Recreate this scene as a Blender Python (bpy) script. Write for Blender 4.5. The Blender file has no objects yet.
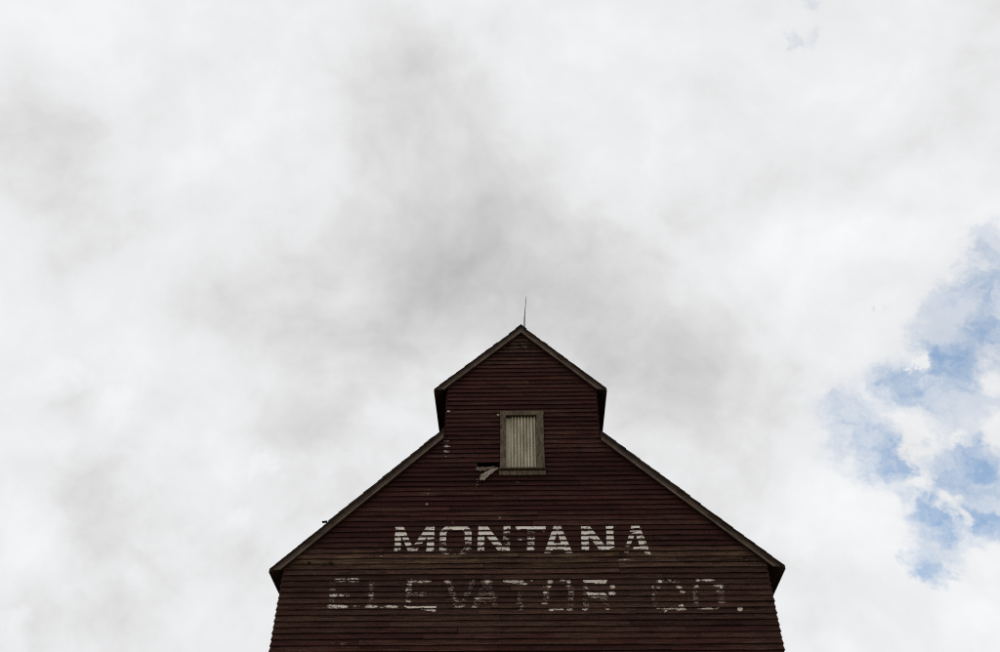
import bpy, bmesh, math, random
import numpy as np
from mathutils import Vector, Matrix

random.seed(7)
R = math.radians
scene = bpy.context.scene
col = scene.collection

# ------------------------------------------------------------------ camera
D, EYE = 17.0, 1.6
TH, ROLL, YAW, XC, FPX = 0.7282, -0.0070, -0.0296, -0.0194, 900.0
fh = Vector((math.sin(YAW), math.cos(YAW), 0))
rt = Vector((math.cos(YAW), -math.sin(YAW), 0))
upw = Vector((0, 0, 1))
FWD = fh * math.cos(TH) + upw * math.sin(TH)
UP0 = -fh * math.sin(TH) + upw * math.cos(TH)
CX = rt * math.cos(ROLL) - UP0 * math.sin(ROLL)
CY = rt * math.sin(ROLL) + UP0 * math.cos(ROLL)
CAM = Vector((XC, -D, EYE))
cd = bpy.data.cameras.new('camera')
cam = bpy.data.objects.new('camera', cd)
col.objects.link(cam)
cd.sensor_fit = 'HORIZONTAL'
cd.sensor_width = 36.0
cd.lens = 36.0 * FPX / 1000.0
cd.clip_start, cd.clip_end = 0.1, 20000
cam.matrix_world = Matrix((
    (CX.x, CY.x, -FWD.x, CAM.x), (CX.y, CY.y, -FWD.y, CAM.y),
    (CX.z, CY.z, -FWD.z, CAM.z), (0, 0, 0, 1)))
scene.camera = cam


def ray(px, py):
    """direction in the world through a photo pixel"""
    return (CX * ((px - 500) / FPX) + CY * ((326 - py) / FPX) + FWD).normalized()


def at(px, py, Y=0.0):
    """point where the ray through a photo pixel meets the upright plane y = Y"""
    d = ray(px, py)
    return CAM + d * ((Y - CAM.y) / d.y)


def pix(x, y, z):
    d = Vector((x, y, z)) - CAM
    w = d.dot(FWD)
    return 500 + FPX * d.dot(CX) / w, 326 - FPX * d.dot(CY) / w


# ------------------------------------------------------------------ node helper
class NT:
    def __init__(self, tree):
        self.t = tree
        self.n = tree.nodes
        self.n.clear()

    def put(self, sock, v):
        if isinstance(v, bpy.types.NodeSocket):
            self.t.links.new(v, sock)
        else:
            sock.default_value = v

    def node(self, kind, **kw):
        nd = self.n.new(kind)
        for k, v in kw.items():
            setattr(nd, k, v)
        return nd

    def m(self, op, a, b=0.0, c=0.0, clamp=False):
        if op == 'SMOOTH_MAX':
            c = 0.25
        nd = self.node('ShaderNodeMath', operation=op, use_clamp=clamp)
        self.put(nd.inputs[0], a); self.put(nd.inputs[1], b); self.put(nd.inputs[2], c)
        return nd.outputs[0]

    def v(self, op, a, b=(0, 0, 0), c=None):
        nd = self.node('ShaderNodeVectorMath', operation=op)
        self.put(nd.inputs[0], a)
        if op == 'SCALE':
            self.put(nd.inputs['Scale'], b)
        else:
            self.put(nd.inputs[1], b)
        if c is not None:
            self.put(nd.inputs[2], c)
        return nd.outputs['Value'] if op in ('DISTANCE', 'LENGTH', 'DOT_PRODUCT') else nd.outputs['Vector']

    def mr(self, x, a, b, c=0.0, d=1.0, kind='SMOOTHSTEP'):
        nd = self.node('ShaderNodeMapRange', interpolation_type=kind)
        self.put(nd.inputs['Value'], x)
        for k, val in zip(('From Min', 'From Max', 'To Min', 'To Max'), (a, b, c, d)):
            self.put(nd.inputs[k], val)
        return nd.outputs['Result']

    def noise(self, vec, scale, detail=4.0, rough=0.55, dist=0.0, out='Fac', kind='FBM'):
        nd = self.node('ShaderNodeTexNoise', noise_dimensions='3D', noise_type=kind)
        self.put(nd.inputs['Vector'], vec)
        nd.inputs['Scale'].default_value = scale
        nd.inputs['Detail'].default_value = detail
        nd.inputs['Roughness'].default_value = rough
        nd.inputs['Distortion'].default_value = dist
        return nd.outputs[out]

    def mix(self, f, a, b):
        nd = self.node('ShaderNodeMix', data_type='RGBA')
        self.put(nd.inputs['Factor'], f)
        self.put(nd.inputs['A'], a if isinstance(a, bpy.types.NodeSocket) else (*a, 1))
        self.put(nd.inputs['B'], b if isinstance(b, bpy.types.NodeSocket) else (*b, 1))
        return nd.outputs['Result'] if 'Result' in [o.name for o in nd.outputs if o.enabled] else nd.outputs[2]

    def ramp(self, f, stops):
        nd = self.node('ShaderNodeValToRGB')
        cr = nd.color_ramp
        while len(cr.elements) < len(stops):
            cr.elements.new(0.5)
        for e, (p, c) in zip(cr.elements, stops):
            e.position = p
            e.color = (c, c, c, 1) if isinstance(c, float) else (*c, 1)
        self.put(nd.inputs['Fac'], f)
        return nd.outputs['Color']

    def mixmul(self, c, f):
        """colour times scalar"""
        return self.v('SCALE', c, f)

    def xyz(self, x, y, z):
        nd = self.node('ShaderNodeCombineXYZ')
        for s, val in zip(nd.inputs, (x, y, z)):
            self.put(s, val)
        return nd.outputs[0]

    def sep(self, vec):
        nd = self.node('ShaderNodeSeparateXYZ')
        self.put(nd.inputs[0], vec)
        return nd.outputs


# ------------------------------------------------------------------ world: broken overcast
SUN_EL, SUN_AZ = R(58), R(18)          # behind the building, a little to the right
world = bpy.data.worlds.new('World')
scene.world = world
world.use_nodes = True
W = NT(world.node_tree)
tc = W.node('ShaderNodeTexCoord').outputs['Generated']
s = W.sep(tc)
den = W.m('DIVIDE', W.m('ADD', W.m('MAXIMUM', s[2], 0.0), 1.0), 1.75)
P = W.xyz(W.m('DIVIDE', s[0], den), W.m('DIVIDE', s[1], den), 0.0)     # cloud sheet coordinates


def cloud_xy(px, py):
    d = ray(px, py)
    k = (max(d.z, 0) + 1.0) / 1.75
    return Vector((d.x / k, d.y / k, 0))


def cloud_r(px, py, r):
    c = cloud_xy(px, py)
    return 0.5 * ((cloud_xy(px + r, py) - c).length + (cloud_xy(px, py + r) - c).length)


wn = W.noise(P, 3.2, 5, 0.55, 0.0, 'Color')
warp = W.v('MULTIPLY', W.v('SUBTRACT', wn, (0.5, 0.5, 0.5)), (0.15, 0.15, 0))
PW = W.v('ADD', P, warp)
wn2 = W.noise(P, 14.0, 5, 0.6, 0.0, 'Color')
warp2 = W.v('MULTIPLY', W.v('SUBTRACT', wn2, (0.5, 0.5, 0.5)), (0.075, 0.075, 0))
PW2 = W.v('ADD', W.v('ADD', P, W.v('SCALE', warp, 0.35)), warp2)
wn3 = W.noise(P, 13.0, 7, 0.68, 0.0, 'Color')
PW3 = W.v('ADD', P, W.v('MULTIPLY', W.v('SUBTRACT', wn3, (0.5, 0.5, 0.5)), (0.11, 0.11, 0)))


def blobs(coords, items, op='ADD', core=0.05, grow=1.0):
    acc = 0.0
    for px, py, r, amp in items:
        c, rad = cloud_xy(px, py), cloud_r(px, py, r * grow)
        d = W.v('DISTANCE', coords, tuple(c))
        g = W.mr(d, rad, rad * core, 0.0, amp)
        acc = g if isinstance(acc, float) else W.m(op, acc, g)
    return acc


GREY = [  # thicker, darker parts of the sheet
    (35, 125, 120, .18), (60, 200, 90, .07), (385, 90, 140, .10), (440, 165, 170, .13), (470, 230, 150, .12), (530, 290, 150, .14), (370, 200, 110, .05),
    (585, 335, 120, .12), (340, 350, 190, .15), (410, 300, 150, .11), (250, 330, 110, .05), (300, 450, 120, .09), (650, 370, 120, .15),
    (745, 410, 130, .13), (660, 460, 110, .08), (700, 330, 110, .05), (110, 500, 100, .16), (120, 610, 110, .12), (78, 392, 45, .08), (800, 160, 140, .07),
    (990, 10, 110, .13), (960, 130, 120, .05), (700, 520, 130, .10), (800, 620, 110, .05), (250, 250, 140, .06), (110, 270, 110, .06),
    (600, 240, 140, .07), (880, 280, 90, .03), (20, 640, 70, .06), (240, 560, 120, .05)]
LIGHT = [  # thin, bright parts
    (105, 70, 55, .05), (115, 100, 50, .05), (180, 60, 130, .04), (600, 50, 150, .025), (545, 130, 70, .03), (865, 100, 80, .05),
    (30, 540, 75, .09), (62, 372, 30, .07), (120, 405, 26, .07), (235, 460, 40, .07), (265, 467, 16, .08), (235, 520, 22, .07), (130, 575, 24, .07), (10, 635, 30, .08),
    (850, 230, 130, .03), (850, 500, 90, .09), (970, 600, 100, .06), (800, 620, 120, .03), (470, 20, 70, .04), (330, 165, 40, .03), (650, 195, 40, .04), (770, 250, 70, .04), (660, 420, 60, .03)]
HOLES = [  # gaps with blue sky
    (985, 315, 66, 1.10), (950, 345, 52, 1.10), (915, 392, 66, .85), (855, 428, 62, .72), (965, 395, 76, .95), (880, 450, 50, 1.0), (898, 470, 28, .95),
    (955, 470, 66, .95), (975, 455, 55, 1.0), (945, 520, 50, .95), (932, 562, 30, .85), (995, 258, 50, .65), (990, 505, 55, .95), (1040, 330, 80, 1.0), (1050, 440, 80, .8),
    (935, 425, 46, .72), (918, 495, 30, .6), (938, 545, 36, .8), (814, 34, 14, .5), (799, 38, 10, .36), (818, 0, 16, .45), (884, 309, 8, .34)]
PUFFS = [  # small clouds inside the gap
    (988, 384, 24, .95), (913, 364, 14, .85), (915, 445, 30, .65), (948, 440, 15, .6), (1002, 425, 34, .95),
    (925, 482, 24, .6), (955, 500, 18, .5), (900, 425, 26, .35), (970, 520, 14, .4)]
big = W.noise(PW, 2.1, 3, 0.5)
mid = W.noise(PW, 4.6, 6, 0.56)
mid_s = W.noise(W.v('ADD', PW, (0.018, 0.042, 0)), 4.6, 6, 0.56)     # the same field a little nearer the sun
fine = W.noise(PW2, 17.0, 5, 0.62)
vor = W.node('ShaderNodeTexVoronoi', feature='SMOOTH_F1', voronoi_dimensions='2D', normalize=True)
W.put(vor.inputs['Vector'], PW2)
vor.inputs['Scale'].default_value = 8.0
vor.inputs['Detail'].default_value = 3.0
vor.inputs['Roughness'].default_value = 0.55
vor.inputs['Smoothness'].default_value = 0.6
puff = W.m('SUBTRACT', 0.42, vor.outputs['Distance'])
grey = W.m('SUBTRACT', blobs(PW, GREY), W.m('MULTIPLY', blobs(PW3, LIGHT), 1.35))
val = W.m('SUBTRACT', 0.855, W.m('MULTIPLY', grey, 0.84))
val = W.m('ADD', val, W.m('MULTIPLY', W.m('SUBTRACT', big, 0.5), -0.10))
val = W.m('ADD', val, W.m('MULTIPLY', W.m('SUBTRACT', mid, 0.5), 0.26))
val = W.m('ADD', val, W.m('MULTIPLY', W.m('SUBTRACT', mid, mid_s), 0.40))
val = W.m('ADD', val, W.m('MULTIPLY', W.m('SUBTRACT', fine, 0.5), 0.085))
val = W.m('ADD', val, W.m('MULTIPLY', puff, 0.17))
tiny = W.noise(PW2, 42.0, 4, 0.62)
val = W.m('ADD', val, W.m('MULTIPLY', W.m('SUBTRACT', tiny, 0.5), 0.05))
val = W.m('SUBTRACT', val, W.m('MULTIPLY', W.mr(val, 0.82, 1.05, 0.0, 1.0, 'LINEAR'), 0.09))
tint = W.mr(val, 0.55, 0.85, 0.0, 1.0, 'LINEAR')
ccol = W.mix(tint, (1.0, 0.99, 0.988), (0.989, 0.997, 1.007))
cloud = W.v('SCALE', ccol, W.m('MULTIPLY', val, 10.0))
sky = W.node('ShaderNodeTexSky', sky_type='NISHITA', sun_disc=False,
             sun_elevation=SUN_EL, sun_rotation=SUN_AZ, altitude=900, air_density=1.0, dust_density=0.5)
gap = blobs(PW3, HOLES, 'MAXIMUM', 0.15, 1.18)
wisp = W.noise(W.v('MULTIPLY', PW3, (11, 17, 1)), 1.0, 5, 0.62)
fray = W.m('ADD', W.m('MULTIPLY', W.m('SUBTRACT', W.noise(PW3, 17.0, 5, 0.60), 0.5), 1.2), W.m('MULTIPLY', W.m('SUBTRACT', tiny, 0.5), 0.6))
hole = W.m('ADD', W.m('SUBTRACT', gap, blobs(PW3, PUFFS)), W.m('MULTIPLY', fray, W.mr(gap, 0.0, 0.4)))
blue = W.m('MULTIPLY', W.mr(hole, 0.0, 1.12, 0.0, 0.95), W.mr(wisp, 0.36, 0.64, 1.0, 0.38))
# thin veil over the gap
skyc = W.v('ADD', W.v('SCALE', sky.outputs[0], 0.95), (0.45, 0.95, 1.1))
fin = W.mix(blue, cloud, skyc)
bg = W.node('ShaderNodeBackground')
W.put(bg.inputs['Color'], fin)
bg.inputs['Strength'].default_value = 0.10
wo = W.node('ShaderNodeOutputWorld')
W.t.links.new(bg.outputs[0], wo.inputs[0])

# ------------------------------------------------------------------ sun (soft, behind the cloud)
sl = bpy.data.lights.new('sun', 'SUN')
sl.energy, sl.angle, sl.color = 0.8, R(14), (1.0, 0.96, 0.9)
sun = bpy.data.objects.new('sun', sl)
col.objects.link(sun)
sd = Vector((math.sin(SUN_AZ) * math.cos(SUN_EL), math.cos(SUN_AZ) * math.cos(SUN_EL), math.sin(SUN_EL)))
sun.rotation_euler = sd.to_track_quat('Z', 'Y').to_euler()
sun.location = (0, 0, 60)

scene.view_settings.view_transform = 'Standard'
scene.view_settings.look = 'None'
scene.view_settings.exposure = 0
scene.view_settings.gamma = 1
scene.view_settings.use_curve_mapping = False
scene.cycles.use_denoising = False
scene.cycles.filter_width = 1.05
scene.cycles.max_bounces = 5
scene.cycles.diffuse_bounces = 3
world.cycles.sampling_method = 'MANUAL'
world.cycles.sample_map_resolution = 256


# ------------------------------------------------------------------ materials
def material(name):
    m = bpy.data.materials.new(name)
    m.use_nodes = True
    n = NT(m.node_tree)
    b = n.node('ShaderNodeBsdfPrincipled')
    o = n.node('ShaderNodeOutputMaterial')
    n.t.links.new(b.outputs[0], o.inputs[0])
    b.inputs['Specular IOR Level'].default_value = 0.25
    b.inputs['Roughness'].default_value = 0.85
    return m, n, b


def bump(n, b, h, strength=0.4, dist=0.01):
    nd = n.node('ShaderNodeBump')
    nd.inputs['Strength'].default_value = strength
    nd.inputs['Distance'].default_value = dist
    n.put(nd.inputs['Height'], h)
    n.t.links.new(nd.outputs[0], b.inputs['Normal'])


def zpx(py, px=520):
    return at(px, py, -0.02).z


def siding_material():
    m, n, b = material('weathered_red_siding')
    pos = n.node('ShaderNodeNewGeometry').outputs['Position']
    rnd = n.node('ShaderNodeObjectInfo').outputs['Random']
    sp = n.sep(pos)
    shift = n.v('ADD', pos, n.xyz(n.m('MULTIPLY', rnd, 37.0), 0.0, 0.0))
    grain = n.noise(n.v('MULTIPLY', shift, (2.2, 2.2, 85)), 1.0, 5, 0.6)
    streak = n.noise(n.v('MULTIPLY', shift, (1.1, 1.1, 22)), 1.0, 5, 0.62)
    patch = n.noise(n.v('MULTIPLY', pos, (0.8, 0.8, 2.0)), 1.0, 4, 0.6)
    fleck = n.noise(n.v('MULTIPLY', pos, (9, 9, 30)), 1.0, 5, 0.7)
    # how far the paint has gone, by height on the wall (splash and run-off below the old ledge)
    z0, z1 = zpx(652), zpx(325)
    t = n.mr(sp[2], z0, z1, 0, 1, 'LINEAR')

    def tz(py):
        return min(1, max(0, (zpx(py) - z0) / (z1 - z0)))
    stops = [(652, .34), (638, .42), (625, .62), (600, .64), (572, .62), (560, .80), (553, .66), (544, .42), (525, .36),
             (480, .33), (420, .38), (380, .34), (350, .46), (328, .55)]
    zone = n.ramp(t, [(tz(a), v_) for a, v_ in stops])
    w = n.m('ADD', zone, n.m('MULTIPLY', n.m('SUBTRACT', patch, 0.5), 0.9))
    w = n.m('ADD', w, n.m('MULTIPLY', n.m('SUBTRACT', rnd, 0.5), 0.24))
    w = n.m('ADD', w, n.m('MULTIPLY', n.m('SUBTRACT', streak, 0.5), 1.5))
    wear = n.mr(w, 0.25, 0.75)
    paint = n.mix(n.mr(n.noise(n.v('MULTIPLY', shift, (0.7, 0.7, 9)), 1, 4, 0.6), 0.3, 0.7),
                  (0.026, 0.0088, 0.0068), (0.048, 0.0135, 0.0112))
    wood = n.mix(n.mr(grain, 0.3, 0.7), (0.030, 0.0140, 0.0098), (0.064, 0.0335, 0.0238))
    base = n.mix(wear, paint, wood)
    # run-off band of bare, yellowed boards
    band = n.ramp(t, [(tz(572), 0.0), (tz(563), .75), (tz(556), .95), (tz(549), 0.0)])
    bn = n.noise(n.v('MULTIPLY', pos, (1.3, 1.3, 14)), 1, 5, 0.65)
    bandf = n.m('MULTIPLY', band, n.mr(bn, 0.46, 0.66, 0, 0.95))
    base = n.mix(bandf, base, (0.112, 0.074, 0.040))
    top = n.ramp(t, [(tz(352), 0.0), (tz(349), 1.0), (tz(341), 1.0), (tz(338), 0.0)])
    topf = n.m('MULTIPLY', top, n.mr(fleck, 0.50, 0.62, 0, 0.8))
    base = n.mix(topf, base, (0.115, 0.090, 0.060))
    speck = n.noise(n.v('MULTIPLY', pos, (26, 26, 70)), 1.0, 4, 0.75)
    base = n.mix(n.m('MULTIPLY', n.mr(speck, 0.50, 0.72, 0, 0.45), n.mr(zone, 0.2, 0.7, 0.25, 1.0)), base, (0.105, 0.067, 0.053))
    # pale flecks of older paint and scuffs
    base = n.mix(n.mr(fleck, 0.69, 0.78, 0, 0.6), base, (0.19, 0.15, 0.13))
    # deep red remains
    base = n.mix(n.mr(n.noise(n.v('MULTIPLY', shift, (2.0, 2.0, 26)), 1, 4, 0.6), 0.64, 0.74, 0, 0.7), base, (0.072, 0.0105, 0.0125))
    # dark soaked boards
    base = n.mix(n.mr(streak, 0.45, 0.27, 0, 0.75), base, (0.013, 0.008, 0.0065))
    blot = n.noise(n.v('MULTIPLY', pos, (2.6, 2.6, 7.0)), 1.0, 5, 0.65)
    base = n.mix(n.mr(blot, 0.54, 0.70, 0, 0.7), base, (0.014, 0.0085, 0.0065))
    lum = n.m('MULTIPLY', n.mr(grain, 0.25, 0.75, 0.55, 1.45, 'LINEAR'), n.mr(rnd, 0, 1, 0.70, 1.25, 'LINEAR'))
    grit = n.noise(n.v('MULTIPLY', pos, (20, 20, 46)), 1.0, 4, 0.75)
    lum = n.m('MULTIPLY', lum, n.mr(grit, 0.28, 0.72, 0.55, 1.45, 'LINEAR'))
    n.put(b.inputs['Base Color'], n.v('SCALE', base, lum))
    b.inputs['Specular IOR Level'].default_value = 0.12
    b.inputs['Roughness'].default_value = 0.9
    bump(n, b, grain, 0.5, 0.004)
    return m


def wood_material(name, dark, light, axis=(3, 3, 30), spec=0.15, stain=None):
    m, n, b = material(name)
    tcn = n.node('ShaderNodeTexCoord').outputs['Object']
    rnd = n.node('ShaderNodeObjectInfo').outputs['Random']
    p = n.v('ADD', tcn, n.xyz(n.m('MULTIPLY', rnd, 19.0), 0.0, 0.0))
    g = n.noise(n.v('MULTIPLY', p, axis), 1, 6, 0.65)
    c = n.mix(n.mr(g, 0.28, 0.72), dark, light)
    k = n.noise(p, 1.6, 5, 0.6)
    c = n.mix(n.mr(k, 0.5, 0.72, 0, 0.6), c, stain or tuple(x * 0.45 for x in dark))
    n.put(b.inputs['Base Color'], c)
    b.inputs['Specular IOR Level'].default_value = spec
    bump(n, b, g, 0.5, 0.006)
    return m


def paint_material(name, bright):
    m, n, b = material(name)
    pos = n.node('ShaderNodeNewGeometry').outputs['Position']
    a = n.node('ShaderNodeAttribute', attribute_name='wear').outputs['Fac']
    g = n.noise(n.v('MULTIPLY', pos, (16, 16, 80)), 1, 5, 0.7)
    f = n.m('ADD', a, n.m('MULTIPLY', n.m('SUBTRACT', g, 0.5), 0.9))
    c = n.mix(n.mr(f, 0.30, 0.85), bright, (0.13, 0.095, 0.07))
    n.put(b.inputs['Base Color'], c)
    b.inputs['Specular IOR Level'].default_value = 0.1
    return m


M_side = siding_material()
M_rake = wood_material('grey_rake_lumber', (0.028, 0.0195, 0.0145), (0.092, 0.067, 0.049), (4, 12, 4))
M_mould = wood_material('pale_rake_moulding', (0.075, 0.053, 0.041), (0.19, 0.138, 0.105), (2.5, 8, 2.5))
M_fascia = wood_material('dark_eave_board', (0.016, 0.013, 0.010), (0.040, 0.030, 0.022), (8, 2, 8))
M_soffit = wood_material('soffit_boards', (0.030, 0.016, 0.012), (0.055, 0.030, 0.022), (14, 1.5, 14))
M_sheath = wood_material('dark_sheathing', (0.012, 0.009, 0.007), (0.030, 0.021, 0.016), (1.5, 1.5, 30))
M_shingle = wood_material('old_wood_shingles', (0.016, 0.013, 0.011), (0.045, 0.038, 0.031), (6, 25, 6))
M_casing = wood_material('weathered_casing', (0.044, 0.032, 0.021), (0.150, 0.115, 0.080), (22, 22, 7), stain=(0.05, 0.036, 0.022))
M_split = wood_material('splintered_board', (0.075, 0.052, 0.042), (0.40, 0.345, 0.30), (34, 34, 34), stain=(0.12, 0.075, 0.06))
M_split2 = wood_material('dull_splintered_board', (0.05, 0.034, 0.028), (0.20, 0.155, 0.13), (30, 30, 30))
M_letter = paint_material('white_letter_paint', (0.72, 0.675, 0.60))
M_letter2 = paint_material('faded_letter_paint', (0.64, 0.575, 0.50))
M_iron, n_, b_ = material('rusty_iron')
b_.inputs['Base Color'].default_value = (0.018, 0.012, 0.009, 1)
b_.inputs['Metallic'].default_value = 0.3
M_rod, n_, b_ = material('lightning_rod_metal')
gn = n_.noise(n_.node('ShaderNodeTexCoord').outputs['Object'], 20, 4)
n_.put(b_.inputs['Base Color'], n_.mix(gn, (0.06, 0.055, 0.05), (0.16, 0.15, 0.14)))
b_.inputs['Metallic'].default_value = 0.5
b_.inputs['Roughness'].default_value = 0.55


def panel_material():
    m, n, b = material('corrugated_panel_paint')
    pos = n.node('ShaderNodeNewGeometry').outputs['Position']
    g = n.noise(n.v('MULTIPLY', pos, (7, 7, 1.2)), 1, 5, 0.65)
    c = n.mix(n.mr(g, 0.3, 0.7), (0.30, 0.265, 0.195), (0.54, 0.485, 0.37))
    k = n.noise(pos, 6.0, 5, 0.7)
    c = n.mix(n.mr(k, 0.60, 0.75, 0, 0.6), c, (0.15, 0.10, 0.055))
    n.put(b.inputs['Base Color'], c)
    b.inputs['Roughness'].default_value = 0.6
    return m


M_panel = panel_material()


def ground_material():
    m, n, b = material('dry_prairie_ground')
    pos = n.node('ShaderNodeNewGeometry').outputs['Position']
    a = n.noise(pos, 0.15, 6, 0.6)
    f = n.noise(pos, 4.0, 6, 0.7)
    c = n.mix(n.mr(a, 0.35, 0.65), (0.20, 0.175, 0.115), (0.27, 0.235, 0.175))
    c = n.mix(n.mr(f, 0.4, 0.7, 0, 0.6), c, (0.15, 0.14, 0.11))
    n.put(b.inputs['Base Color'], c)
    bump(n, b, f, 0.6, 0.05)
    return m


M_ground = ground_material()
M_conc, n_, b_ = material('old_concrete')
cn = n_.noise(n_.node('ShaderNodeNewGeometry').outputs['Position'], 3, 6, 0.65)
n_.put(b_.inputs['Base Color'], n_.mix(cn, (0.16, 0.155, 0.14), (0.30, 0.29, 0.27)))


# ------------------------------------------------------------------ mesh helpers
def link(name, me, mat, parent=None, label=None, kind=None):
    o = bpy.data.objects.new(name, me)
    col.objects.link(o)
    if mat:
        me.materials.append(mat)
    if parent:
        o.parent = parent
    if label:
        o['label'] = label
    if kind:
        o['kind'] = kind
    return o


class MB:
    def __init__(self):
        self.vs, self.fs = [], []

    def add(self, vs, fs):
        k = len(self.vs)
        self.vs += [tuple(v) for v in vs]
        self.fs += [tuple(i + k for i in f) for f in fs]

    def prism(self, pts, y0, y1):
        """(x, z) polygon extruded along y"""
        n = len(pts)
        vs = [(x, y0, z) for x, z in pts] + [(x, y1, z) for x, z in pts]
        fs = [tuple(range(n)), tuple(range(2 * n - 1, n - 1, -1))]
        fs += [(i, i + n, (i + 1) % n + n, (i + 1) % n) for i in range(n)]
        self.add(vs, fs)

    def box(self, x0, x1, y0, y1, z0, z1):
        self.prism([(x0, z0), (x1, z0), (x1, z1), (x0, z1)], y0, y1)

    def tube(self, a, b, r0, r1, seg=8):
        a, b = Vector(a), Vector(b)
        d = (b - a).normalized()
        u = d.orthogonal().normalized()
        w = d.cross(u)
        vs = []
        for p, r in ((a, r0), (b, r1)):
            for i in range(seg):
                t = 2 * math.pi * i / seg
                vs.append(p + u * (r * math.cos(t)) + w * (r * math.sin(t)))
        fs = [(i, (i + 1) % seg, (i + 1) % seg + seg, i + seg) for i in range(seg)]
        fs += [tuple(range(seg - 1, -1, -1)), tuple(range(seg, 2 * seg))]
        self.add(vs, fs)

    def mesh(self, name, bevel=0.0):
        me = bpy.data.meshes.new(name)
        me.from_pydata(self.vs, [], self.fs)
        bm = bmesh.new()
        bm.from_mesh(me)
        bmesh.ops.recalc_face_normals(bm, faces=bm.faces[:])
        if bevel:
            bmesh.ops.bevel(bm, geom=bm.edges[:], offset=bevel, segments=1, affect='EDGES', clamp_overlap=True)
        bm.to_mesh(me)
        bm.free()
        return me

    def build(self, name, mat, parent=None, label=None, kind=None, bevel=0.0):
        return link(name, self.mesh(name, bevel), mat, parent, label, kind)


# ------------------------------------------------------------------ ground
g = MB()
g.add([(-4000, -4000, 0), (4000, -4000, 0), (4000, 4000, 0), (-4000, 4000, 0)], [(0, 1, 2, 3)])
g.build('ground', M_ground, kind='structure')

# ------------------------------------------------------------------ the elevator: outline
OH = 0.12                    # rake overhang in front of the wall
DEPTH = 11.0
HW, CW = 4.905, 1.752        # half widths of house and cupola
tipL, tipR = at(270.5, 568.5, -OH), at(783.7, 565.0, -OH)
junL, junR = at(440.5, 432.0, -OH), at(603, 433.0, -OH)
peak = at(521, 325.3, -OH)
ctL, ctR = at(435, 388.5, -OH), at(605.8, 388.0, -OH)
slL = (junL.z - tipL.z) / (junL.x - tipL.x)
slR = (junR.z - tipR.z) / (junR.x - tipR.x)
scL = (peak.z - ctL.z) / (peak.x - ctL.x)
scR = (peak.z - ctR.z) / (peak.x - ctR.x)
SLAB = 0.05


def under(sl, th=SLAB):
    return th * math.sqrt(1 + sl * sl)


def roofz(x, th=SLAB):
    """underside of whichever roof covers x at the front"""
    if -CW <= x <= CW:
        return min(peak.z + (x - peak.x) * (scL if x < peak.x else scR), 99) - under(1, th)
    if x < 0:
        return tipL.z + (x - tipL.x) * slL - under(slL, th)
    return tipR.z + (x - tipR.x) * slR - under(slR, th)


ZEL, ZER = roofz(-HW), roofz(HW)              # wall heights at the corners
ZJL, ZJR = tipL.z + (-CW - tipL.x) * slL, tipR.z + (CW - tipR.x) * slR
ZCL, ZCR = roofz(-CW), roofz(CW)
ZTOP = peak.z - under(1)


def xl(z):
    if z <= ZEL: return -HW
    if z <= roofz(-CW - 1e-6): return tipL.x + (z + under(slL) - tipL.z) / slL
    if z <= ZCL: return -CW
    return peak.x + (z + under(1) - peak.z) / scL


def xr(z):
    if z <= ZER: return HW
    if z <= roofz(CW + 1e-6): return tipR.x + (z + under(slR) - tipR.z) / slR
    if z <= ZCR: return CW
    return peak.x + (z + under(1) - peak.z) / scR


root = bpy.data.objects.new('grain_elevator', None)
col.objects.link(root)
root.location = (0, 0, 0)
root['label'] = 'weathered red wooden grain elevator with cupola and faded white lettering on its gable'
root['category'] = 'grain elevator'

EXPO = (zpx(530.3) - zpx(613.8)) / 15.0
PH = zpx(574.0) % EXPO
FND = 0.35
K0 = int(math.ceil((FND - PH) / EXPO))
K1 = int((ZTOP - PH) / EXPO)
T = 0.036                                       # butt thickness of the siding

# window opening and the hole where a board has come away, on the wall plane
wl, wr = at(505.8, 440).x, at(536.8, 440).x
wb, wt = at(521, 467.8).z, at(521, 415.2).z
hole_k = round((zpx(466.5, 487) - PH) / EXPO - 0.5)
hl, hr = at(476.5, 466).x, at(499, 466).x

# sheathing behind the siding (front, back and sides), with both openings left open
sh = MB()
for k in range(K0, K1 + 1):
    z0, z1 = PH + k * EXPO, min(PH + (k + 1) * EXPO, ZTOP - 0.01)
    if z1 <= z0:
        continue
    for zz in [(z0, z1)]:
        cuts = []
        if z1 > wb and z0 < wt: cuts.append((wl - .02, wr + .02))
        if k == hole_k: cuts.append((hl + .03, min(hr, wl - .02)))
        cuts.sort()
        segs, a = [], None
        for c0, c1 in cuts:
            segs.append((a, c0)); a = c1
        segs.append((a, None))
        for a, b in segs:
            x0b, x0t = (xl(z0) + .02, xl(z1) + .02) if a is None else (a, a)
            x1b, x1t = (xr(z0) - .02, xr(z1) - .02) if b is None else (b, b)
            if x1t - x0t > .01 and x1b - x0b > .01:
                sh.prism([(x0b, z0 + .002), (x1b, z0 + .002), (x1t, z1), (x0t, z1)], .002, .027)
front = sh.build('front_wall', M_sheath, root)

sw = MB()
for sx, ze in ((-1, ZEL), (1, ZER)):
    sw.box(sx * HW - (.03 if sx > 0 else 0), sx * HW + (.03 if sx < 0 else 0), .03, DEPTH, FND, ze + .1)
    zj = (ZJL, ZJR)[sx > 0] - .4
    zc = (ZCL, ZCR)[sx > 0]
    sw.box(sx * CW - (.03 if sx > 0 else 0), sx * CW + (.03 if sx < 0 else 0), .03, DEPTH, zj, zc + .05)
sw.prism([(-HW, FND), (HW, FND), (HW, ZER), (CW, ZJR), (CW, ZCR), (peak.x, ZTOP), (-CW, ZCL), (-CW, ZJL), (-HW, ZEL)], DEPTH, DEPTH + .03)
sw.build('side_wall', M_sheath, root)

fd = MB()
fd.box(-HW - .05, HW + .05, -.05, DEPTH + .08, 0, FND)
fd.build('foundation', M_conc, root, bevel=.015)


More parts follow.
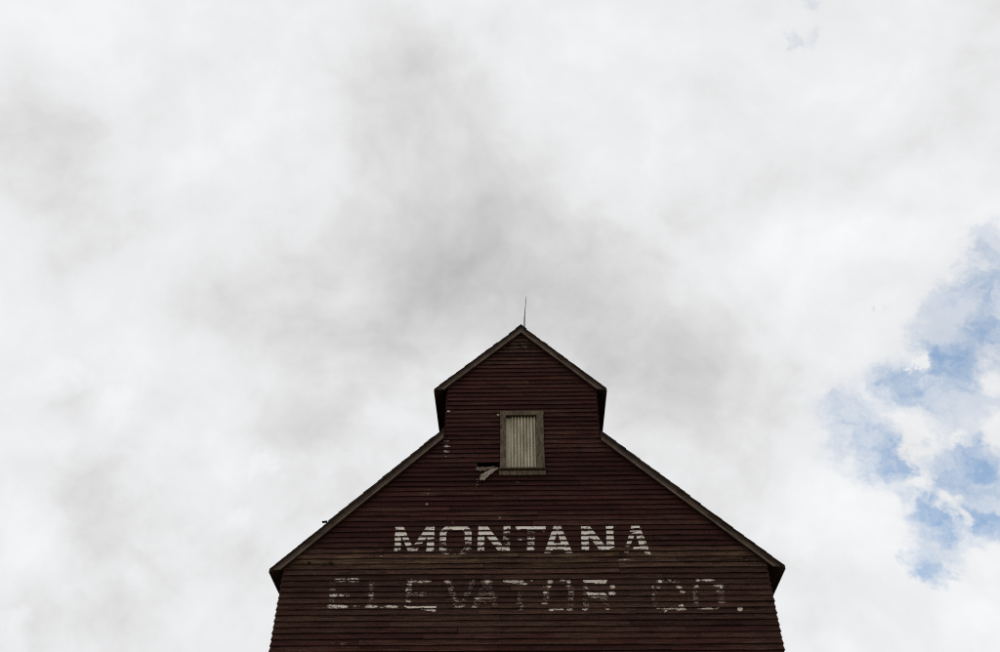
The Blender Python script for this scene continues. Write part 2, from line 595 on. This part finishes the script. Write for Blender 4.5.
# ------------------------------------------------------------------ siding boards, one object each
class Board:
    """a bevelled board of one course; keeps its own small warp so paint can lie on it"""
    def __init__(self, k, x0b, x1b, x0t, x1t, n):
        self.k, self.z0 = k, PH + k * EXPO
        self.x = (x0b, x1b, x0t, x1t)
        self.n = n
        ln = x1b - x0b
        a = random.uniform(-.003, .003)
        self.dz = [a + random.uniform(-.0045, .0045) for _ in range(n + 1)]
        q = random.uniform(-.005, .006)
        self.dy = [q + random.uniform(-.006, .006) for _ in range(n + 1)]
        if random.random() < .12:
            self.dy[-1] += .018                        # a sprung end
        if random.random() < .12:
            self.dy[0] += .018

    def warp(self, u):
        u = min(max(u, 0), 1) * self.n
        i = min(int(u), self.n - 1)
        f = u - i
        return (self.dy[i] * (1 - f) + self.dy[i + 1] * f, self.dz[i] * (1 - f) + self.dz[i + 1] * f)

    def surf(self, x, sfrac):
        """point on the face: sfrac 0 at the butt, 1 at the next lap"""
        u = (x - self.x[0]) / (self.x[1] - self.x[0])
        dy, dz = self.warp(u)
        y = -(T + dy) * (1 - sfrac) - .005 * sfrac
        return Vector((x, y, self.z0 + dz * (1 - sfrac) + EXPO * sfrac))

    def mesh(self):
        x0b, x1b, x0t, x1t = self.x
        top = min(EXPO, ZTOP - .004 - self.z0)
        vs, fs = [], []
        for i in range(self.n + 1):
            u = i / self.n
            xb, xt = x0b + (x1b - x0b) * u, x0t + (x1t - x0t) * u
            dy, dz = self.dy[i], self.dz[i]
            lap = .010 if top == EXPO else 0
            vs += [(xb, -.006, self.z0 + dz + .001), (xb, -(T + dy), self.z0 + dz), (xb, -(T + dy) + .0005, self.z0 + dz + .008),
                   (xt, -.005, self.z0 + top), (xt, -.003, self.z0 + top + lap)]
        for i in range(self.n):
            o, p = i * 5, i * 5 + 5
            for a in range(4):
                fs.append((o + a, o + a + 1, p + a + 1, p + a))
        fs += [(0, 1, 2, 3, 4), tuple(self.n * 5 + a for a in (4, 3, 2, 1, 0))]
        me = bpy.data.meshes.new('siding_board')
        me.from_pydata(vs, [], fs)
        return me


boards = {}
ZLOW = zpx(664)
low = MB()
cw0, cw1 = at(500.0, 440).x + .01, at(543.6, 440).x - .01         # casing outer edges hide board ends
cb, ct = at(521, 474.0).z, at(521, 411.6).z
for k in range(K0, K1 + 1):
    z0, z1 = PH + k * EXPO, PH + (k + 1) * EXPO
    zt = min(z1, ZTOP - .004)
    if zt - z0 < .012:
        continue
    corner = z0 < ZEL
    jl, jr = (random.uniform(-.004, .012), random.uniform(-.004, .012)) if corner else (-.006, -.006)
    X0b, X0t = xl(z0) - jl, xl(zt) - jl
    X1b, X1t = xr(z0) + jr, xr(zt) + jr
    if X1t - X0t < .02:
        mx = .5 * (X0t + X1t); X0t, X1t = mx - .01, mx + .01
    spans = []
    blocks = []
    if z0 > cb - .5 * EXPO and z1 < ct + .5 * EXPO: blocks.append((cw0, cw1))
    if k == hole_k: blocks.append((hl, cw0 + .0))
    blocks.sort()
    a = None
    for c0, c1 in blocks:
        spans.append((a, c0)); a = c1
    spans.append((a, None))
    lst = []
    for a, b in spans:
        sa, sb = (X0b if a is None else a), (X1b if b is None else b)
        if sb - sa < .05:
            continue
        L = sb - sa
        joints = []
        x = sa + random.uniform(1.4, 4.4)
        while x < sb - .9:
            joints.append(x); x += random.uniform(2.6, 4.9)
        xs = [None if a is None else a] + joints + [None if b is None else b]
        for i in range(len(xs) - 1):
            p, q = xs[i], xs[i + 1]
            jg = random.choice((.001, .002, .004, .008))
            bb = Board(k, X0b if p is None else p + jg, X1b if q is None else q - .0015,
                       X0t if p is None else p + jg, X1t if q is None else q - .0015, 5)
            lst.append(bb)
    if z1 < ZLOW:
        for bb in lst:
            me = bb.mesh()
            low.add([v.co for v in me.vertices], [tuple(f.vertices) for f in me.polygons])
            bpy.data.meshes.remove(me)
    else:
        boards[k] = lst
        for bb in lst:
            link('siding_board', bb.mesh(), M_side, front)
low.build('lower_siding', M_side, front, kind='stuff')

# lapped siding on the side walls (seen only along its edge), each side one part
for sx in (-1, 1):
    for half, zb, ztp in ((HW, FND, (ZEL, ZER)[sx > 0]), (CW, (ZJL, ZJR)[sx > 0] - .1, (ZCL, ZCR)[sx > 0])):
        s_ = MB()
        k = int(math.ceil((zb - PH) / EXPO))
        while PH + k * EXPO < ztp - .03:
            z0 = PH + k * EXPO + random.uniform(-.003, .003)
            z1 = min(PH + (k + 1) * EXPO + .01, ztp + .02)
            t = T + random.uniform(-.004, .004)
            vs = []
            for y in (-.012 + random.uniform(-.008, .006), DEPTH):
                vs += [(sx * (half + .002), y, z0), (sx * (half + t), y, z0), (sx * (half + .007), y, z1), (sx * (half + .002), y, z1)]
            s_.add(vs, [(0, 1, 2, 3), (7, 6, 5, 4), (0, 4, 5, 1), (1, 5, 6, 2), (2, 6, 7, 3), (3, 7, 4, 0)])
            k += 1
        s_.build('side_siding', M_side, root, kind='stuff')


# ------------------------------------------------------------------ roofs
def slope(p_tip, p_top, step=None):
    """one roof slope: deck, shingles, rake board, moulding and eave boards. Points are (x, z) of its top line."""
    a, b = Vector((p_tip[0], 0, p_tip[1])), Vector((p_top[0], 0, p_top[1]))
    d = (b - a).normalized()
    nrm = Vector((-d.z, 0, d.x))
    if nrm.z < 0:
        nrm = -nrm
    s = math.copysign(1, d.x)
    Ln = (b - a).length

    def q(l, h, plumb=True):
        # plumb cut: shift along the slope so that ends are vertical
        sh_ = h * (d.z / abs(d.x)) if plumb else 0
        p = a + d * (l + sh_) + nrm * h
        return (p.x, p.z)
    m = MB()
    m.prism([q(0, -.022), q(Ln, -.022), q(Ln, -SLAB), q(0, -SLAB)], -OH + .004, DEPTH + .25)
    deck = m.build('roof_slope', M_soffit, root)
    # shingle courses
    r = MB()
    l = 0.0
    row = 0
    while l < Ln - .02:
        l1 = min(l + .135, Ln)
        y = -OH - .015 + random.uniform(-.012, .008)
        y1 = DEPTH + .27
        th0, th1 = .001, -.005
        if step is not None and l > step:
            th0, th1 = .020, .013
        if l1 >= Ln - .02:
            th1 = th0
        jt = random.uniform(-.005, .005)
        th0, th1 = th0 + jt, th1 + jt
        e0 = l - (.02 if row == 0 else .0)
        r.prism([q(e0, th0), q(l1 + (.02 if l1 < Ln else 0), th1), q(l1, -.021), q(e0, -.021)], y, y1)
        l = l1
        row += 1
    r.build('shingles', M_shingle, deck, kind='stuff')
    rk = MB()
    lv = (.165 - SLAB) * nrm.z / d.z
    rk.prism([q(.012, -SLAB - .001, False), q(Ln - .0, -SLAB - .001), q(Ln - .0, -.165), q(.012 + lv, -.165, False)], -OH + .012, -OH + .040)
    rk.build('rake_board', M_rake, deck, bevel=.003)
    md = MB()
    md.prism([q(.012 + lv * .72, -.128, False), q(Ln - .0, -.128), q(Ln - .0, -.162), q(.012 + lv, -.162, False)], -OH - .010, -OH + .011)
    md.build('rake_moulding', M_mould, deck, bevel=.003)
    fs_ = MB()
    x0, zt = q(.0, -.021)
    fs_.box(min(x0, x0 - s * .022), max(x0, x0 - s * .022), -OH + .002, DEPTH + .25, zt - .055, zt - .002)
    fs_.build('eave_fascia', M_fascia, deck)
    return deck, a, d, nrm


mainL = slope((tipL.x, tipL.z), (-CW - .032, tipL.z + (-CW - .032 - tipL.x) * slL), step=(at(326.5, 521, -OH) - tipL).length)
mainR = slope((tipR.x, tipR.z), (CW + .032, tipR.z + (CW + .032 - tipR.x) * slR), step=(at(692, 497.5, -OH) - tipR).length)
cupL = slope((ctL.x, ctL.z), (peak.x, peak.z))
cupR = slope((ctR.x, ctR.z), (peak.x, peak.z))

# a lifted shingle at the torn edge of the left slope
p = at(324.5, 522.3, -OH)
lf = MB()
lf.add([(p.x - .05, -OH - .03, p.z - .002), (p.x + .06, -OH - .03, p.z + .012), (p.x + .06, -.07, p.z + .012), (p.x - .05, -.08, p.z - .002)],
       [(0, 1, 2, 3)])
ls = lf.build('loose_shingle', M_shingle, mainL[0], 'loose shingle curling up from the torn roof edge')
sm = ls.modifiers.new('thickness', 'SOLIDIFY')
sm.thickness = .012

# ridge board and lightning rod
rb = MB()
for sx, sl in ((-1, scL), (1, scR)):
    rb.prism([(peak.x, peak.z + .006), (peak.x + sx * .14, peak.z + .006 - .14 * abs(sl)), (peak.x + sx * .14, peak.z + .022 - .14 * abs(sl)), (peak.x, peak.z + .024)], -OH - .02, DEPTH + .27)
rb.build('ridge_board', M_fascia, root)
ry = .35
pb, pm, pt = at(523.8, 326.5, ry), at(524.6, 316.5, ry), at(526.2, 296.5, ry)
zb = peak.z + (pb.x - peak.x) * scR
m = MB()
m.tube((pb.x, ry, zb - .02), pm, .020, .016)
m.tube((pb.x, ry, zb - .01), (pb.x, ry, zb + .035), .06, .035)
rod = m.build('lightning_rod', M_rod, root, 'thin metal lightning rod leaning slightly on the cupola ridge')
m = MB()
m.tube(pm, pt, .0125, .006)
m.build('rod_tip', M_rod, rod)

# ------------------------------------------------------------------ loft window with corrugated panel
m = MB()
for x0, x1, z0, z1 in ((wl - .03, wl, wb, wt), (wr, wr + .03, wb, wt), (wl - .03, wr + .03, wt, wt + .03), (wl - .03, wr + .03, wb - .03, wb)):
    m.box(x0, x1, -.03, .16, z0, z1)
win = m.build('loft_window', M_casing, root, 'boarded loft window with pale corrugated panel and weathered wooden casing')
c_tl, c_tr = at(500.4, 411, -.06), at(543.0, 411, -.06)
c_bl, c_br = at(499.6, 469, -.06), at(543.4, 469, -.06)
ol, orr, ot = c_tl.x, c_tr.x, c_tl.z
il, ir = at(505.9, 440, -.06).x, at(536.6, 440, -.06).x
it_, ib = at(521, 415.0, -.06).z, at(521, 468.3, -.06).z
for nm, bx_ in (('casing_board', (ol, il, ib - .01, it_)), ('casing_board', (ir, orr, ib - .01, it_)), ('casing_board', (ol - .01, orr + .01, it_ + .001, ot))):
    m = MB(); m.box(bx_[0], bx_[1], -.062, -.030, bx_[2], bx_[3])
    m.build(nm, M_casing, win, bevel=.003)
m = MB(); m.box(ol - .02, orr + .02, -.115, .02, ib - .032, ib - .011)
m.build('window_sill', M_casing, win, bevel=.004)
zs = at(521, 475.0, -.06).z
m = MB(); m.box(ol - .015, orr + .015, -.062, -.030, zs, ib - .062)
m.build('apron_board', M_casing, win, bevel=.003)
# corrugated sheet: a flat lap at the left, then trapezoid ribs
prof = [(il - .01, .0)]
x = at(511.3, 440).x
pitch = (at(537, 440).x - x) / 8.0
for i in range(8):
    prof += [(x, .0), (x + pitch * .14, -.048), (x + pitch * .50, -.048), (x + pitch * .64, .0)]
    x += pitch
prof.append((ir + .01, 0))
vs, fs = [], []
for px_, yy in prof:
    vs += [(px_, yy + .062, ib - .008), (px_, yy + .062, it_ + .008)]
for i in range(len(prof) - 1):
    fs.append((2 * i, 2 * i + 2, 2 * i + 3, 2 * i + 1))
m = MB(); m.add(vs, fs)
pn = m.build('corrugated_panel', M_panel, win)
sm = pn.modifiers.new('thickness', 'SOLIDIFY')
sm.thickness = .003


# ------------------------------------------------------------------ splintered board hanging below the hole
def plate(name, pts, y0, y1, mat, parent, label=None, tilt=0.0):
    """outline in photo pixels set on the wall plane, real thickness; tilt pushes the lower end outwards"""
    P3 = [at(px, py, y0) for px, py in pts]
    n = len(P3)
    zc = max(p.z for p in P3)
    vs = [(p.x, y0 - (zc - p.z) * tilt, p.z) for p in P3] + [(p.x, y1 - (zc - p.z) * tilt, p.z) for p in P3]
    fs = [tuple(range(n)), tuple(range(2 * n - 1, n - 1, -1))] + [(i, i + n, (i + 1) % n + n, (i + 1) % n) for i in range(n)]
    mm = MB(); mm.add(vs, fs)
    return mm.build(name, mat, parent, label)


plate('broken_board', [(475.6, 468.2), (477.4, 466.8), (480, 467.4), (482.4, 466.8), (486, 467.2), (490, 466.7), (495, 466.2), (494, 467.8), (490.4, 468.8), (487.0, 469.6),
                       (484.4, 471.0), (482.6, 470.0), (480.2, 471.4), (478.6, 469.8), (476.4, 470.6)],
      -.055, -.034, M_split2, front, 'splintered dull board end under the hole beside the window')
plate('broken_board', [(497.4, 467.4), (498.2, 468.4), (494.2, 471.2), (492.8, 473.2), (489.6, 475.0), (488.2, 476.8), (485.8, 478.8), (484.2, 481.0), (481.6, 480.4), (480.0, 481.2),
                       (479.4, 478.6), (481.2, 476.8), (480.8, 475.0), (483.6, 473.6), (485.8, 471.8), (488.6, 470.8), (490.0, 469.4), (494, 468.4)],
      -.085, -.064, M_split, front, 'pale split board hanging at an angle below the window', tilt=.08)


# ------------------------------------------------------------------ painted lettering, laid on the boards
def h3(i, j, k):
    n = (i * 374761393 + j * 668265263 + k * 2147483647) & 0xffffffff
    n = ((n ^ (n >> 13)) * 1274126177) & 0xffffffff
    return ((n ^ (n >> 16)) & 0xffff) / 65535.0


def vnoise(x, y, k=0):
    i, j = math.floor(x), math.floor(y)
    f, g_ = x - i, y - j
    f, g_ = f * f * (3 - 2 * f), g_ * g_ * (3 - 2 * g_)
    return ((h3(i, j, k) * (1 - f) + h3(i + 1, j, k) * f) * (1 - g_) + (h3(i, j + 1, k) * (1 - f) + h3(i + 1, j + 1, k) * f) * g_)


def inside(poly, x, y):
    c = False
    n = len(poly)
    for i in range(n):
        x0, y0 = poly[i]; x1, y1 = poly[i - 1]
        if (y0 > y) != (y1 > y) and x < (x1 - x0) * (y - y0) / (y1 - y0) + x0:
            c = not c
    return c


def painted(name, cover, box, mat, label, seed, cell=.011, parent=None, lap=.17):
    """cover(px, py) -> paint left there (0..1); builds the flakes that remain, lying 2.5 mm proud of each board"""
    px0, py0, px1, py1 = box
    z_hi, z_lo = at(px0, py0, -.02).z, at(px0, py1, -.02).z
    x_a, x_b = at(px0, .5 * (py0 + py1), -.02).x, at(px1, .5 * (py0 + py1), -.02).x
    vs, fs, wear = [], [], []
    NS = 9
    for k in range(int((z_lo - PH) / EXPO) - 1, int((z_hi - PH) / EXPO) + 2):
        for bb in boards.get(k, []):
            b0, b1 = max(bb.x[0], x_a), min(bb.x[1], x_b)
            if b1 <= b0:
                continue
            nx = max(1, int((b1 - b0) / cell))
            for i in range(nx):
                xa, xb = b0 + (b1 - b0) * i / nx, b0 + (b1 - b0) * (i + 1) / nx
                xm = .5 * (xa + xb)
                for j in range(NS):
                    sm_ = (j + .5) / NS
                    c = bb.surf(xm, sm_)
                    pp = pix(*c)
                    cv = cover(*pp)
                    if cv <= 0:
                        continue
                    big_ = vnoise(c.x * 7, c.z * 22, seed)
                    mid_ = vnoise(c.x * 28, c.z * 75, seed + 1)
                    sml = h3(int(c.x * 900), int(c.z * 900), seed + 2)
                    q_ = (.40 * big_ + .38 * mid_ + .22 * sml) if lap > .1 else (.24 * big_ + .44 * mid_ + .32 * sml)
                    lapw = lap + .16 * vnoise(c.x * 5, k * 7.3, seed + 4)
                    if sm_ < lapw:
                        q_ += .55            # butt edges weather first
                    elif sm_ < lapw + .12:
                        q_ += .10
                    if sm_ > .90:  # paint thinned at the board top stands in for shading under the lap
                        q_ += .10
                    if q_ > .12 + cv * .76:
                        continue
                    w_ = min(1, max(0, (q_ - (cv * .76 - .28)) / .45))
                    if cv < .45:
                        w_ = max(w_, .72)        # only a thin stain of paint left
                    o = len(vs)
                    for xx, ss in ((xa, j / NS), (xb, j / NS), (xb, (j + 1) / NS), (xa, (j + 1) / NS)):
                        v_ = bb.surf(xx, ss)
                        vs.append((v_.x, v_.y - .0025, v_.z))
                    fs.append((o, o + 1, o + 2, o + 3))
                    wear += [w_] * 4
    if not fs:
        return None
    me = bpy.data.meshes.new(name)
    me.from_pydata(vs, [], fs)
    at_ = me.attributes.new('wear', 'FLOAT', 'POINT')
    at_.data.foreach_set('value', wear)
    return link(name, me, mat, parent or front, label)


def strokes(polys, wearf=None, holes=()):
    def f(x, y):
        if any(inside(h, x, y) for h in holes):
            return 0
        if any(inside(p_, x, y) for p_ in polys):
            return wearf(x, y) if wearf else .9
        return 0
    return f


def lerp(y, a, b, c, d):
    t = min(1, max(0, (y - a) / (b - a)))
    return c + (d - c) * t


low_fade = lambda x, y: lerp(y, 540, 553, .97, .62)
MONT = [
    ('M', (393, 525, 436, 554),
     strokes([[(395.5, 526.3), (401.2, 526.3), (400.6, 552), (394.2, 552)], [(397.5, 526.3), (403.2, 526.3), (415.2, 552.6), (408.6, 552.6)],
              [(427, 526.3), (434.5, 526.3), (416, 552.4), (409.2, 552.4)], [(428.3, 526.3), (434.8, 526.3), (433.6, 551.4), (426.5, 551.4)]],
             lambda x, y: lerp(y, 541, 553, .97, .52 if x < 404 else .62))),
    ('O', (437, 525, 473, 556),
     strokes([[(446, 526.2), (467.5, 526.2), (471.6, 531), (471.2, 549), (466, 554), (443, 554.6), (439, 550), (440.2, 531.5)]],
             lambda x, y: .97 if y < 543 else (.62 if (x < 447 or x > 461) else .36),
             [[(449.5, 530.4), (462, 530.4), (464.8, 532.8), (464.8, 547.4), (462, 550.4), (448, 550.4), (446, 547.4), (446.4, 533)]])),
    ('N', (476, 525, 512, 554),
     strokes([[(478.5, 526.3), (484.5, 526.3), (484, 552), (477, 552)], [(478.5, 526.3), (487.4, 526.3), (507, 551.2), (498.4, 551.2)],
              [(503.6, 526.3), (510.2, 526.3), (509.6, 551.5), (502.8, 551.5)]],
             lambda x, y: lerp(y, 540, 553, .97, .68) if x < 502.5 or (y > 547) else lerp(y, 528, 534, .85, .46))),
    ('T', (514, 525, 547, 554),
     strokes([[(515.6, 526.4), (545.8, 526.4), (545, 531.6), (538, 530.6), (534.6, 530.6), (534.4, 553), (527, 553), (527.2, 530.6), (516.5, 530.6)]],
             lambda x, y: .95 if y < 531.6 else (.35 if y < 536 else .72))),
    ('A', (543, 525, 574, 555),
     strokes([[(553.6, 526.3), (561, 526.3), (572.4, 553), (565.6, 553), (563.8, 549.2), (552.6, 549.2), (551, 553), (544.4, 553)]],
             lambda x, y: .95, [[(557.3, 532.5), (560.9, 543.3), (553.6, 543.3)]])),
    ('N', (579, 525, 616, 554),
     strokes([[(580.8, 526.3), (588.8, 526.3), (589, 552), (581.8, 552)], [(581, 526.3), (589.6, 526.3), (610, 551.8), (600.6, 551.8)],
              [(606, 526.3), (613.2, 526.3), (614.4, 551.8), (606.8, 551.8)]], lambda x, y: .93)),
    ('A', (622, 525, 654, 557),
     strokes([[(631.4, 526.2), (639.4, 526.2), (651.4, 555.5), (646, 555.5), (643, 549.8), (630, 549.8), (628, 552.8), (624.2, 552.8)]],
             lambda x, y: lerp(y, 549, 554, .92, .55), [[(635.2, 533), (640, 547.0), (629.5, 547.0), (631, 543.5)]])),
]
sd_ = 11
for ch, box, cov in MONT:
    painted('painted_letter', cov, box, M_letter, 'white painted letter %s in the upper line of lettering' % ch, sd_)
    sd_ += 5


def flecks(ells, polys=(), faint=(), soft=1.0):
    def f(x, y):
        c = 0
        for e in ells:
            a = (e[4] if len(e) > 4 else .86) * soft
            d_ = ((x - e[0]) / (e[2] + .6)) ** 2 + ((y - e[1]) / (e[3] + .35)) ** 2
            if d_ < 1:
                c = max(c, a * (1 - .35 * d_))
        for p_ in polys:
            if inside(p_, x, y):
                c = max(c, .93)
        for p_ in faint:
            if c == 0 and inside(p_, x, y):
                c = .42
        return c
    return f


ELEV = [
    ('E', (326, 577, 362, 612), [(340, 580.4, 8, 1.6), (353.5, 580.2, 6, 2.0), (335, 595.8, 5, 1.4), (341, 595.5, 2, .9), (338, 607, 10, 1.6), (333, 606, 6, .9), (356, 606.5, 4, .6, .6)], [],
     [[(330, 579.5), (336, 579.5), (334, 609), (328, 609)], [(330, 593.5), (350, 593.5), (350, 598), (330, 598)]]),
    ('L', (366, 577, 400, 612), [(371.5, 586, 2.2, 1), (371, 595.5, 2, .7, .6), (372, 598, 1.5, .8), (371, 602, 1.8, 1, .6), (372, 606.8, 6.5, 1.3), (382, 608, 2, 1, .7), (391, 606.8, 7, 1.1)], [],
     [[(368.5, 579.5), (374.5, 579.5), (374, 609), (367.5, 609)]]),
    ('E', (402, 577, 440, 614), [(412, 581, 4, 1.7), (424, 581.3, 7, 1.7, .72), (409, 585.4, 3, 1.1), (409, 591, 2.8, 1.9), (420, 593, 6, .8, .6), (414, 596.5, 4, .7, .6), (422, 596.6, 3, 1.1), (408.5, 602, 2.5, 1.2)],
     [[(404, 606.3), (436, 606.3), (435.6, 611.5), (428.5, 611.2), (420, 609.4), (409, 609)]],
     [[(407, 579.5), (412, 579.5), (410, 609), (404.5, 609)], [(407, 592), (427, 592), (426, 598), (407, 598)]]),
    ('V', (443, 577, 478, 612), [(447.5, 581.3, 3, 1.7), (451, 585.5, 2, 1), (450.5, 591, 2.5, 1.1), (454.5, 597, 2.5, 1.3), (459, 602.2, 5.5, .9, .7), (458.5, 607.5, 5, .9, .7), (466, 596.5, 3, .8, .7), (468, 586, 2, 1, .65), (473.5, 580, 1.5, .9), (466, 591, 1.5, .8, .6)], [],
     [[(444.5, 579.5), (451, 579.5), (462, 609), (455, 609)], [(470, 579.5), (476, 579.5), (464, 609), (458, 609)]]),
    ('A', (471, 577, 501, 612), [(486.5, 581.5, 5, 2.0, .72), (478, 598, 3.5, 1.2), (494, 597, 3.5, 1.1), (487, 598.3, 5, .6, .7), (488, 602.5, 6, 1.0, .72), (475, 603, 2, 1, .7), (474, 607.5, 3, .9, .75), (497, 607.5, 2, 1.2, .75)], [],
     [[(483, 579.5), (490, 579.5), (499.5, 609), (494, 609), (490, 598), (483, 598), (478, 609), (472, 609)]]),
    ('T', (502, 577, 536, 613), [(513.5, 581.3, 10, 1.5, .95), (523, 584.3, 6.5, .8), (532, 580.5, 1.5, .8, .7), (519.5, 603, 2.3, 1.3), (520.5, 608.5, 2.5, 1.6), (521, 590, 1.2, 2, .5)], [],
     [[(518, 582), (524, 582), (523, 609), (517, 609)]]),
    ('O', (540, 577, 577, 613), [(549.8, 581.8, 2.5, 1.5), (548.8, 586.5, 1.8, 1.2), (545.8, 592.3, 3, 1.2), (545, 603.2, 3, 1.9, .7), (548, 597, 1, 1.5), (551.5, 610, 2, 1.2), (559.5, 609, 5, 1.1), (569.5, 609.3, 3, 1.3), (562.5, 580.7, 4, .8, .7), (568.5, 582, 1.8, 1.4), (569.5, 586, 4.5, .8, .65), (571, 592, 2.3, 1.1), (572, 599, 1, 2, .6)], [],
     [[(543, 584), (549, 584), (549, 606), (543, 606)], [(568, 584), (574, 584), (574, 606), (568, 606)]]),
    ('R', (581, 577, 618, 612), [(612.7, 587, 2.5, 1.8), (612, 593.8, 3, 1.8), (586, 588, 2, 1, .65), (585, 609, 2.5, 1.2), (586, 602, 1.5, 2, .6), (608.5, 608.7, 3, 1, .75)],
     [[(583, 580.2), (607.5, 580.2), (606, 583), (601.5, 585.4), (597, 584.4), (593, 582.6), (584, 582.7)], [(586.5, 592.6), (605, 593.3), (608.5, 597), (600, 597.2), (595, 598.2), (588.5, 597)]],
     [[(583, 580), (589, 580), (589, 609), (583, 609)], [(600, 598), (606, 598), (612, 609), (605, 609)]]),
    ('C', (649, 577, 688, 614), [(660, 581.5, 1.5, 1.1), (669, 580.8, 3, .8, .6), (653, 587, 2, 1, .7), (658.5, 588, 2, 1, .7), (653.7, 595.3, 2, 1.1), (679, 587.3, 2.5, 1.3), (682.5, 592, 2.3, 1), (681, 605.8, 2, 1), (666, 608.5, 11, .8, .8), (681, 609.2, 5, 1.4), (665.7, 611.3, 1.3, 1.2)], [],
     [[(652, 585), (657, 585), (657, 606), (652, 606)], [(656, 580), (680, 580), (680, 583), (656, 583)]]),
    ('O', (690, 577, 728, 612), [(698, 580.4, 1.8, 1), (708, 580.2, 6.5, .8, .95), (718, 586, 4, .9), (721, 587.5, 1.3, 1), (719.5, 591.5, 3, 1.5, .66), (696.5, 586.3, 1.6, 1.1), (694.5, 596, 1.5, 1.2), (696, 602, 2.5, .8), (722, 602.2, 4, .8), (708, 608.6, 10, .7, .82), (717, 607.5, 2, .8)], [],
     [[(693, 584), (698, 584), (698, 606), (693, 606)], [(718, 584), (724, 584), (724, 606), (718, 606)]]),
    ('full stop', (736, 605, 744, 613), [(740, 609, 2.2, 2.2, .95)], [], []),
]
for ch, box, el, po, fa in ELEV:
    painted('painted_letter', flecks(el, po, fa), box, M_letter2, ('faded white painted letter %s in the lower line of lettering' % ch) if len(ch) == 1 else 'faded white full stop ending the lower line of lettering', sd_, cell=.008, lap=.02)
    sd_ += 5

# old pale paint scuffs on the boards
SC = [(447, 440.5, 2.8, .8), (446.8, 446, 3, .9), (446.6, 451.5, 2.6, .9), (446.4, 457.5, 2, .8), (448.2, 410.5, 1.4, 1.2), (498.4, 414.6, 1.1, 1.1), (477.8, 480.6, 1.2, 1.0),
      (477, 485.6, 1.1, .9), (428.5, 490, 3.2, .9, .55), (428, 494, .9, .8, .7), (427, 504.5, .8, 1.2, .7), (426.5, 515.5, .9, 1.0, .75), (453, 523, .9, .9, .7), (499.5, 518, 1, .9, .7),
      (518, 482.5, 2, .8, .6), (522, 484, 1, .7, .6), (381.5, 557, 1.4, 2.5, .62), (313, 574.5, 3.2, .9, .62), (520, 540, 5, 1.0, .66), (519, 546, 4, .8, .5), (340, 643.5, 9, 1.0, .55), (370, 645, 3, .8, .6),
      (624, 560.8, 7, 1.8, .62), (620, 556, 3, 1, .45), (517, 562, 9, .9, .5), (745, 561, 3, 2, .45), (626, 572.5, 4, .8, .45), (514, 344.5, 4, .8, .6), (524, 345.5, 3.2, 1.6, .6), (515, 347.8, 4, .7, .55),
      (373, 517.5, .9, .9, .6), (317, 548, .9, .9, .7), (476, 504.5, .8, .8, .6), (450, 562.5, 4, .7, .4), (690, 600, 2, .6, .4)]
for i, e in enumerate(SC):
    bx = (e[0] - e[2] - 2, e[1] - e[3] - 2, e[0] + e[2] + 2, e[1] + e[3] + 2)
    painted('paint_scuff', flecks([e], soft=.80), bx, M_letter2, None, 300 + i * 3, cell=.008, lap=.05)

# iron bolt plates of the tie rods through the wall
for px_, py_ in ((309, 562.5), (331, 563), (381.5, 553), (621, 553.3), (744.8, 557)):
    c = at(px_, py_, -.045)
    m = MB()
    m.tube((c.x, -.046, c.z), (c.x, -.008, c.z), .030, .034, 8)
    m.tube((c.x, -.062, c.z), (c.x, -.046, c.z), .014, .014, 6)
    m.build('tie_bolt', M_iron, front)
